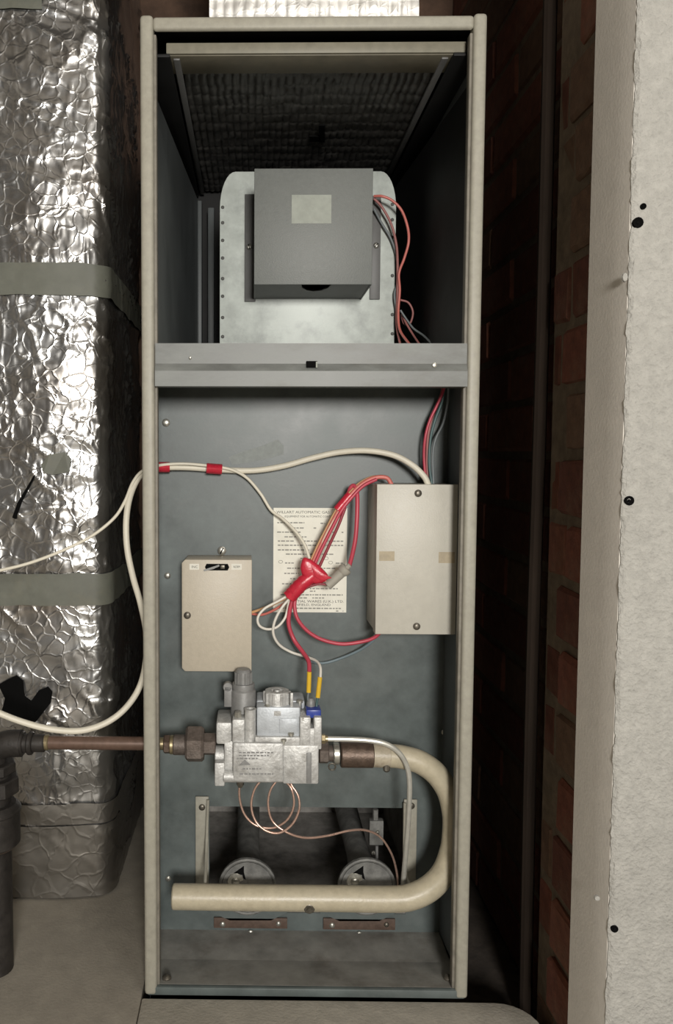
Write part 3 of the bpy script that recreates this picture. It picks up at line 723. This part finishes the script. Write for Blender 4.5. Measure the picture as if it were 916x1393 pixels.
# ================================================================ BURNERS
def burner(cxpx, label, bracket, name='gas_burner'):
    YBu = .108
    c = at(cxpx, 1206, YBu); r0 = 40*(YBu-CAM.y)/F_PX
    b = thing(name, label, 'burner', (c.x, YBu+.05, c.z-r0), 'venturi burners behind the manifold')
    yend = .36
    pr = [(0, r0), (.004, r0), (.006, r0*.96), (.03, r0*.66), (.06, r0*.48), (.09, r0*.43), (yend-YBu, r0*.47)]
    obj('venturi', lathe(c, (0, 1, 0), pr, 28), 'burner_iron', b)
    rim = lathe(c, (0, -1, 0), [(-.003, r0*1.02), (.002, r0*1.02), (.003, r0*.97), (.002, r0*.92), (-.001, r0*.92)], 28); obj('rim', rim, 'burner_iron', b)
    sh = obj('air_shutter', cyl(c+Vector((0, -.0005, 0)), c+Vector((0, -.0022, 0)), r0*.90, 28), 'burner_iron', b)
    tri = [(c.x+r0*u, c.z+r0*v) for u, v in ((-.50, .50), (-.13, .78), (-.13, .55), (-.02, .10), (-.12, .05), (-.18, .45))]
    obj('shutter_opening', prism(tri, 'Y', c.y-.0026, c.y-.0021), 'black', sh)
    q = c+Vector((-r0*.42, -.0022, r0*.22))
    obj('shutter_screw', lathe(q, (0, -1, 0), [(0, .012), (.001, .011), (.0015, .006), (.004, .0055), (.005, .004), (.0055, 0)], 14), 'zinc', sh)
    q2 = c+Vector((-r0*.2, -.0022, r0*.18))
    obj('wing_tab', lathe(q2, (0, -1, .2), [(0, .008), (.0015, .006), (.002, 0)], 10), 'burner_iron', sh)
    # lower bracket plate on the panel
    x0_, y0_, x1_, y1_ = bracket
    br = obj('mounting_plate', pbox(x0_, y0_, x1_, y1_, YP-.004, .003, .0006), 'bracket_brown', b)
    screw(br, x0_+12, (y0_+y1_)/2+1, YP-.004, 4, 'zinc'); screw(br, x1_-12, (y0_+y1_)/2, YP-.004, 3.5, 'zinc' if cxpx < 400 else 'dark_screw')
    xm = (x0_+x1_)/2
    screw(b, xm, y1_+6, YP-.002, 4.5, 'zinc')
    ear = prism([(at(x, y, YP-.002).x, at(x, y, YP-.002).z) for x, y in ((x0_-8, y0_-11), (x1_+4, y0_-11), (x1_-22, y0_+2), (x0_+22, y0_+2))], 'Y', YP-.004, YP-.0005)
    obj('support_ear', ear, 'grey_panel', b)
    return b
burner(337, 'left cast iron burner mouth behind the manifold pipe', (291, 1249, 391, 1263))
burner(499, 'right cast iron burner mouth behind the manifold pipe', (440, 1250, 538, 1265))
pb = thing('pilot_burner', 'small grey pilot burner bracket above the right burner', 'pilot burner', at(513, 1160, .17))
obj('block', pbox(503, 1117, 522, 1150, .17, .012, .001), 'burner_iron', pb)
q = at(513, 1150, .176); obj('stem', cyl(q, q+Vector((0, 0, -.022)), .0022, 8), 'solenoid_grey', pb)
q = at(511, 1117, .176); obj('spring_clip', cyl(q, q+Vector((0, 0, .018)), .004, 8), 'burner_iron', pb)
screw(pb, 514, 1132, .17, 3, 'zinc'); screw(pb, 508, 1160, .17, 3, 'zinc')

# ================================================================ WIRING
cable = [(583, 660, .095), (577, 648, .095), (560, 632, .10), (535, 619, .105), (500, 613, .11), (462, 615, .118), (425, 623, .122), (385, 634, .125), (345, 640, .127), (300, 639, .127), (255, 636, .125), (225, 636, .118), (205, 638, .11), (190, 648, .10), (178, 672, .085), (172, 705, .075), (173, 745, .07), (181, 785, .07), (191, 820, .075), (199, 860, .08), (199, 895, .08), (191, 932, .075), (172, 962, .07), (145, 983, .062), (110, 994, .055), (70, 992, .05), (30, 982, .045), (-10, 966, .04), (-50, 945, .04)]
wire('mains_cable', cable, .0042, 'cable_cream', 'thick cream cable from control box looping out past the left stile', 'cable', seg=12)
wire('thin_cable', [(421, 760, .10), (415, 742, .105), (403, 724, .112), (385, 706, .12), (369, 694, .125), (355, 672, .127), (337, 651, .126), (318, 640, .122), (295, 635, .119), (255, 631, .118), (225, 632, .113), (205, 636, .105), (191, 643, .097), (180, 658, .088), (170, 682, .08), (155, 705, .072), (125, 729, .065), (85, 749, .06), (40, 766, .055), (-5, 777, .05), (-50, 785, .05)], .0022, 'cable_cream', 'thin cream wire from the red taped joint out across the foil duct', 'wire')
for px0, px1, lab in ((214, 231, 'red tape wrap on the cream cables at the left stile'), (281, 302, 'red tape wrap on the cream cables, farther from the stile')):
    a, b = at(px0, 635.5 if px0 < 250 else 637, .120), at(px1, 635.5 if px0 < 250 else 638.5, .1225)
    bm = tube([a, (a+b)/2, b], .0074, 14, 4)
    for v in bm.verts: v.co.y = .121+(v.co.y-.121)*1.5
    tag(obj('red_tape', bm, 'tape_red'), lab, 'tape', 'red tape on the cream cables')
# harness from the top of the control box
hz = [(533, 660, .10), (526, 651, .10), (510, 651, .10), (492, 660, .098), (476, 676, .096), (462, 694, .095), (447, 722, .095), (434, 748, .095), (420, 778, .095), (402, 802, .096)]
def off(path, dx, dy, dY=0, s=0, e=None): return [(x+dx, y+dy, Y_+dY) for x, y, Y_ in path[s:e]]
wire('harness_wire', off(hz, 0, -1), .0030, 'wire_pink', 'pink red harness wire from the top of the control box to the taped joint')
wire('harness_wire', off(hz, -3, -2, .002, 1), .0020, 'wire_orange', 'orange harness wire running along the pink one')
wire('harness_wire', off(hz, 2.5, 1, -.004, 2), .0024, 'wire_red', 'red harness wire along the right of the pink one')
wire('harness_wire', [(470, 690, .093), (460, 716, .093), (448, 742, .094), (436, 768, .094), (431, 780, .094)], .0021, 'wire_maroon', 'dark red wire splitting off to the right above the taped joint')
wire('harness_wire', [(462, 694, .094), (445, 725, .094), (434, 750, .094), (424, 772, .094)], .0022, 'wire_peach', 'peach coloured wire between the red ones above the taped joint')
a, b = at(459, 694, .095), at(477, 673, .096); tag(obj('red_tape', tube([a, (a+b)/2, b], .0062, 12, 4), 'tape_red'), 'red tape wrap on the slanting harness at the plate corner', 'tape')
wire('harness_wire', [(473, 676, .105), (477, 664, .102), (482, 661, .10), (486, 672, .095), (486, 700, .09), (484, 730, .088), (480, 752, .088), (475, 771, .09)], .0030, 'wire_red', 'red wire dropping from the harness into the grey connector')
cn = thing('wire_connector', 'grey cylindrical crimp connector right of the red tape', 'connector', at(462, 790, .09))
a, b = at(446, 796, .092), at(468, 776, .088); d = (b-a)
obj('barrel', cyl(a, b, .0068, 14, .0008), 'connector_grey', cn)
obj('collar', lathe(b, d, [(-.004, .0072), (-.001, .0088), (.004, .0088), (.0055, .007), (.0055, 0)], 16), 'connector_grey', cn)
obj('tip', lathe(b, d, [(.004, .0035), (.011, .0035), (.012, 0)], 10), 'connector_grey', cn)
wire('harness_wire', [(448, 795, .092), (430, 795, .093), (412, 803, .094), (400, 816, .095)], .0018, 'wire_maroon', 'short dark wire from connector along the underside of the taped joint')
wire('harness_wire', [(449, 792, .090), (438, 789, .09), (428, 786, .09)], .0016, 'wire_pink', 'short pink wire between connector and red tape')
# big red taped joint
tj = thing('taped_joint', 'bulky bright red taped wire joint in front of the plate', 'tape', at(415, 812, .09))
fl_ = [(413, 757), (424, 762), (434, 769), (443, 778), (449, 785), (441, 793), (430, 795), (420, 792), (411, 782), (408, 772)]
obj('wrap', prism([(at(x, y, .086).x, at(x, y, .086).z) for x, y in fl_], 'Y', .083, .098, .0045), 'tape_red', tj, angle=50)
bm = tube([at(425, 783, .092), at(412, 793, .091), at(402, 803, .092), at(394, 812, .094)], .0098, 14, 6)
for i, v in enumerate(bm.verts): v.co += Vector((.0008*math.sin(i*2.1), 0, 0))
obj('wrap', bm, 'tape_red', tj)
obj('loose_end', prism([(at(x, y, .083).x, at(x, y, .083).z) for x, y in ((424, 770), (440, 780), (452, 786), (438, 790), (428, 784))], 'Y', .0815, .0835, .0006), 'tape_red', tj)
# below the joint
wire('loop_wire', [(396, 808, .095), (378, 818, .093), (360, 828, .09), (351, 840, .088), (353, 851, .088), (364, 856, .09), (377, 853, .093), (387, 842, .096), (391, 830, .098), (394, 815, .098)], .0018, 'wire_white', 'white wire forming a closed loop left of the red joint')
wire('loop_wire', [(400, 808, .094), (384, 826, .09), (374, 845, .088), (372, 862, .09), (380, 877, .095), (396, 887, .10), (415, 893, .095), (430, 899, .08), (436, 908, .065), (436, 924, .052)], .0019, 'wire_white', 'white wire curving down from the red joint to the valve terminal')
wire('loop_wire', [(343, 833, .115), (355, 829, .11), (372, 822, .105), (395, 810, .098)], .0020, 'wire_orange', 'orange brown wire from the switch box side to the red joint')
wire('loop_wire', [(343, 835, .118), (358, 836, .112), (378, 827, .106), (398, 812, .10)], .0018, 'wire_pink', 'pink wire from the switch box side to the red joint')
wire('valve_wire', [(399, 812, .096), (394, 832, .096), (393, 850, .096), (400, 870, .095), (412, 887, .085), (420, 900, .07), (421, 917, .055)], .0030, 'wire_red', 'red wire from the red joint down to the left yellow sleeve')
wire('arc_wire', [(402, 812, .094), (401, 826, .092), (405, 842, .09), (418, 858, .09), (438, 870, .09), (465, 876, .09), (492, 873, .09), (508, 868, .092), (517, 861, .096)], .0026, 'wire_red', 'red wire arcing from the red joint to the bottom of the control box')
wire('arc_wire', [(395, 815, .10), (390, 838, .105), (394, 862, .11), (404, 882, .115), (420, 898, .12), (440, 902, .125), (465, 895, .125), (490, 884, .12), (506, 873, .112), (516, 862, .105)], .0019, 'wire_bluegrey', 'grey blue wire arcing below the red one to the control box')
for px, y0_, y1_, dx, lab in ((421, 914, 942, -1, 'yellow sleeve on the red wire at the valve terminal'), (435.5, 921, 949, -3, 'yellow sleeve on the white wire at the valve terminal')):
    a, b = at(px, y0_, .053), at(px+dx, y1_, .05)
    tag(obj('yellow_sleeve', tube([a, (a+b)/2, b], .0030, 10, 3), 'sleeve_yellow'), lab, 'sleeve', 'yellow terminal sleeves')
wire('terminal_lead', [(420, 941, .05), (419, 950, .05), (421, 960, .052)], .0014, 'wire_grey', 'short grey lead below the left yellow sleeve')
wire('terminal_lead', [(432.5, 948, .05), (431, 958, .05), (431, 967, .048)], .0016, 'wire_teal', 'short teal lead below the right yellow sleeve')
# blower wires
wire('blower_wire', [(509, 267, .235), (520, 267, .23), (534, 273, .23), (547, 287, .23), (555, 310, .23), (556, 330, .23), (550, 352, .235), (543, 372, .24), (544, 395, .24), (542, 425, .24), (544, 448, .23), (554, 464, .20), (566, 478, .16)], .0020, 'wire_pink', 'pinkish red wire bowing out beside the blower motor cover', 'wire')
wire('blower_wire', [(509, 270, .24), (520, 282, .24), (532, 304, .242), (539, 330, .245), (541, 355, .245), (541, 400, .245), (540, 440, .245), (545, 470, .23)], .0020, 'wire_dusty', 'dusty red wire hugging the edge of the blower housing', 'wire')
wire('blower_wire', [(509, 284, .245), (519, 303, .25), (532, 325, .252), (540, 350, .252), (542, 380, .252), (537, 400, .25), (540, 425, .25)], .0018, 'wire_grey', 'grey wire running down inside the red ones beside the blower', 'wire')
wire('blower_wire', [(545, 408, .25), (556, 412, .25), (562, 425, .25), (558, 440, .25), (550, 440, .25), (547, 428, .25), (553, 440, .24), (562, 455, .23), (572, 470, .2)], .0016, 'wire_dusty', 'small curled wire low beside the blower housing', 'wire')
wire('blower_wire', [(545, 422, .24), (553, 434, .24), (563, 447, .235), (577, 457, .22), (592, 472, .19)], .0016, 'wire_grey', 'grey wire slanting down right beside the blower housing', 'wire')
# wires dropping behind the middle rail to the control box
wire('feed_wire', [(607, 515, .11), (603, 533, .11), (594, 553, .11), (585, 572, .11), (579, 594, .11), (577, 622, .112), (580, 660, .112)], .0020, 'wire_red', 'red wire dropping from the middle rail behind the control box')
wire('feed_wire', [(605, 515, .115), (600, 538, .115), (590, 562, .115), (583, 590, .115), (581, 622, .115), (582, 660, .115)], .0019, 'wire_dusty', 'dull red wire beside the bright one under the middle rail')
wire('feed_wire', [(606, 520, .11), (602, 545, .112), (592, 572, .114), (586, 596, .114), (584, 630, .112), (588, 660, .11)], .0019, 'wire_teal', 'teal wire dropping from the middle rail to the control box')
wire('feed_wire', [(611, 520, .11), (609, 550, .112), (603, 576, .114), (593, 597, .114), (589, 620, .114), (590, 660, .11)], .0018, 'wire_grey', 'grey wire bowing right under the middle rail')

# ================================================================ FOIL DUCT AT LEFT
DX1 = at(158, 1200, .235).x; DY = .222; RC = .035; HT = 1.72
def duct_pt(s):
    """profile point and outward normal for arc length s, s=0 at the corner's start; front runs to negative s"""
    if s <= 0: return Vector((DX1-RC+s, DY)), Vector((0, -1))
    q = RC*math.pi/2
    if s < q:
        a = s/RC; return Vector((DX1-RC+RC*math.sin(a), DY+RC-RC*math.cos(a))), Vector((math.sin(a), -math.cos(a)))
    return Vector((DX1, DY+RC+s-q)), Vector((1, 0))
def crease(s, z):
    wv = Vector((s, z, 0)); wp = noise.noise_vector(wv*18)*.35+noise.noise_vector(wv*6)*.6
    d, _ = noise.voronoi((s/.026+wp.x, z/.045+wp.y, .3)); e1 = d[1]-d[0]
    d2, _ = noise.voronoi((s/.052+wp.y, z/.03+wp.x, 7.7)); e2 = d2[1]-d2[0]
    d3, _ = noise.voronoi((s/.12+wp.x*.8, z/.05+s*9+wp.y*.8, 3.1)); e3 = d3[1]-d3[0]
    mk = min(1, max(0, .55+1.3*noise.noise((s*11, z*9, 21)))); mk2 = min(1, max(0, .45+1.4*noise.noise((s*9, z*12, 33))))
    side = 1.0 if s < .03 else 2.0
    h = side*(.0015*mk*math.exp(-e1/.085)+.0011*mk2*math.exp(-e2/.085)+.0030*mk2*math.exp(-e3/.075))
    h += .0012*mk*math.exp(-abs(math.sin(math.pi*(s/.021+.9*noise.noise((s*14, z*16, 41)))))/.16)
    h += .0045*noise.noise((s*5, z*4.5, 2))+.0026*noise.noise((s*13, z*26, 5))+.00035*noise.noise((s*60, z*60, 9))
    return h
def bulge(s, z): return 0.003*math.sin(z*5+1)-1.0*min(max(0, s+.085), .085)**2
fd = thing('foil_duct', 'large crinkled foil insulated duct standing left of the cabinet', 'duct', (DX1-.2, DY+.15, 0))
def strip(s0, s1, z0, z1, ns, nz, extra=0.0, scale=1.0, wob=0.0):
    bm = NB(); g = []
    for j in range(nz+1):
        row = []
        for i in range(ns+1):
            s = s0+(s1-s0)*i/ns; z = z0+(z1-z0)*j/nz
            if wob: z += wob*noise.noise((s*25, j*9.1/nz, 4))
            p, n = duct_pt(s); h = crease(s, z)*scale+bulge(s, z)+extra
            row.append(bm.verts.new((p.x+n.x*h, p.y+n.y*h, z)))
        g.append(row)
    for j in range(nz):
        for i in range(ns): bm.faces.new((g[j][i], g[j][i+1], g[j+1][i+1], g[j+1][i]))
    return bm
SL, SRR = -.36, .37
obj('foil_jacket', strip(SL, SRR, .004, 1.36, 235, 390), 'foil', fd, angle=75)
obj('foil_jacket', strip(SL, SRR, 1.355, HT, 60, 30), 'foil', fd, angle=75)
obj('duct_core', box(DX1+SL-RC, DX1-.045, DY+.045, .63, .001, HT, .02, 3), 'black_metal_and_shade', fd)
def zz(px, py): return at(px, py, DY-.003).z
obj('tape_band', strip(SL, SRR, zz(60, 401), zz(60, 357), 120, 8, .0045, .35, .003), 'tape_grey', fd, angle=75, label='upper band of dull grey tape round the foil duct')
obj('tape_band', strip(SL, SRR, zz(60, 824), zz(60, 781), 120, 8, .0045, .35, .003), 'tape_grey', fd, angle=75, label='lower band of dull grey tape round the foil duct')
obj('tape_band', strip(SL, SRR, zz(80, 1121), zz(80, 1094), 120, 6, .0045, .45, .003), 'foil_dull', fd, angle=75, label='dull foil band near the foot of the duct')
obj('tape_band', strip(SL, -.06, zz(40, 14), zz(40, -40), 60, 8, .0045, .35, .003), 'tape_grey', fd, angle=75, label='grey tape at the top corner of the duct')
obj('foot_sleeve', strip(SL, SRR, .003, zz(80, 1124), 150, 30, .003, .55, .001), 'foil_dull', fd, angle=75)
def patch(name, outline, m_, ext=.006):
    c0 = at(sum(p[0] for p in outline)/len(outline), sum(p[1] for p in outline)/len(outline), DY-.008)
    bm = NB(); pts = [at(x, y, DY) for x, y in outline]
    def h(p):
        s = p.x-(DX1-RC); return DY-(crease(s, p.z)+bulge(s, p.z)+ext)
    vs = [bm.verts.new((p.x, h(p), p.z)) for p in pts]; bk = [bm.verts.new((p.x, DY+.002, p.z)) for p in pts]
    f = bm.faces.new(vs); n = len(vs)
    for k in range(n): bm.faces.new((vs[k], bk[k], bk[(k+1) % n], vs[(k+1) % n]))
    bmesh.ops.triangulate(bm, faces=[f]); bmesh.ops.recalc_face_normals(bm, faces=bm.faces)
    return obj(name, bm, m_, fd, angle=0)
patch('torn_hole', [(0, 930), (8, 925), (24, 917), (33, 925), (34, 945), (44, 952), (54, 938), (66, 933), (72, 940), (70, 955), (52, 978), (43, 985), (22, 975), (4, 968), (9, 948)], 'black', .0045)
patch('kraft_tear', [(56, 632), (68, 618), (88, 615), (97, 624), (94, 642), (72, 646), (60, 643)], 'tape_grey', .004)
patch('torn_hole', [(46, 648), (50, 644), (30, 682), (22, 706), (17, 704), (24, 684)], 'black', .004)

# white wrapped duct leaving the cabinet top
YT = .10
tx0, tx1 = at(285, 10, YT).x, at(570, 10, YT).x
td = thing('top_duct', 'white foil wrapped duct rising from the cabinet top', 'duct', ((tx0+tx1)/2, YT+.15, H))
def scrim(xa, xb, z0, z1, y, nx, nz):
    bm = NB(); g = []
    for j in range(nz+1):
        row = []
        for i in range(nx+1):
            x = xa+(xb-xa)*i/nx; z = z0+(z1-z0)*j/nz
            u = abs(math.sin(math.pi*x/.0135+.6*noise.noise((x*40, z*40, 1)))); v = abs(math.sin(math.pi*z/.018+.6*noise.noise((x*40, z*40, 7))))
            row.append(bm.verts.new((x, y-.0022*min(1, u**.4*v**.4)-.002*noise.noise((x*25, z*25, 3)), z)))
        g.append(row)
    for j in range(nz):
        for i in range(nx): bm.faces.new((g[j][i], g[j][i+1], g[j+1][i+1], g[j+1][i]))
    box(xa, xb, y+.003, y+.30, z0, z1, into=bm)
    return bm
obj('wrap', scrim(tx0, tx1, H, 1.745, YT, 110, 120), 'foil_white', td, angle=60)

# ================================================================ GAS SUPPLY PIPES AT LEFT
YG = .052
cp = thing('copper_pipe', 'brown copper gas pipe crossing the duct into the cabinet', 'pipe', at(130, 1020, YG))
a, b = at(64, 1010, YG), at(214, 1011.5, YG)
obj('pipe', cyl(a, b, .0088, 20), 'copper', cp)
a, b = at(60, 1010, YG), at(67, 1010, YG); obj('solder_ring', cyl(a, b, .0098, 20, .001), 'brass', cp)
ip = thing('iron_gas_pipe', 'black iron gas pipe with elbow fittings at lower left corner', 'pipe', at(4, 1338, YG))
zax = at(40, 1011, YG)
def seg_x(name, px0, px1, rpx, seg=20, m_='iron_black', bev=.0015):
    a, b = at(px0, 1011, YG), at(px1, 1011, YG); b.z = a.z
    obj(name, cyl(a, b, rpx*(YG-CAM.y)/F_PX, seg, bev), m_, ip)
seg_x('reducer', 44, 62, 12); seg_x('collar', 26, 33, 17); seg_x('collar', 38, 45, 16); seg_x('neck', 30, 42, 13)
el = [at(30, 1011, YG), at(10, 1012, YG), at(-6, 1020, YG), at(-10, 1040, YG), at(-10, 1062, YG)]
obj('elbow', tube(el, .0175, 20, 8), 'iron_black', ip)
vx = -8
def seg_z(name, py0, py1, rpx, seg=20, m_='iron_black', bev=.002):
    x = at(vx, 1200, YG).x; z0_, z1_ = at(vx, py1, YG).z, at(vx, py0, YG).z
    obj(name, cyl((x, YG, z0_), (x, YG, z1_), rpx*(YG-CAM.y)/F_PX, seg, bev), m_, ip)
seg_z('union_collar', 1036, 1050, 33, 8); seg_z('union_nut', 1056, 1078, 37, 8); seg_z('neck', 1048, 1100, 24)
seg_z('socket', 1092, 1150, 37, 24, bev=.005); seg_z('socket_rim', 1098, 1104, 39, 24); seg_z('socket_rim', 1140, 1150, 34, 24, 'brown_iron')
seg_z('riser', 1148, 1337, 25, 24)
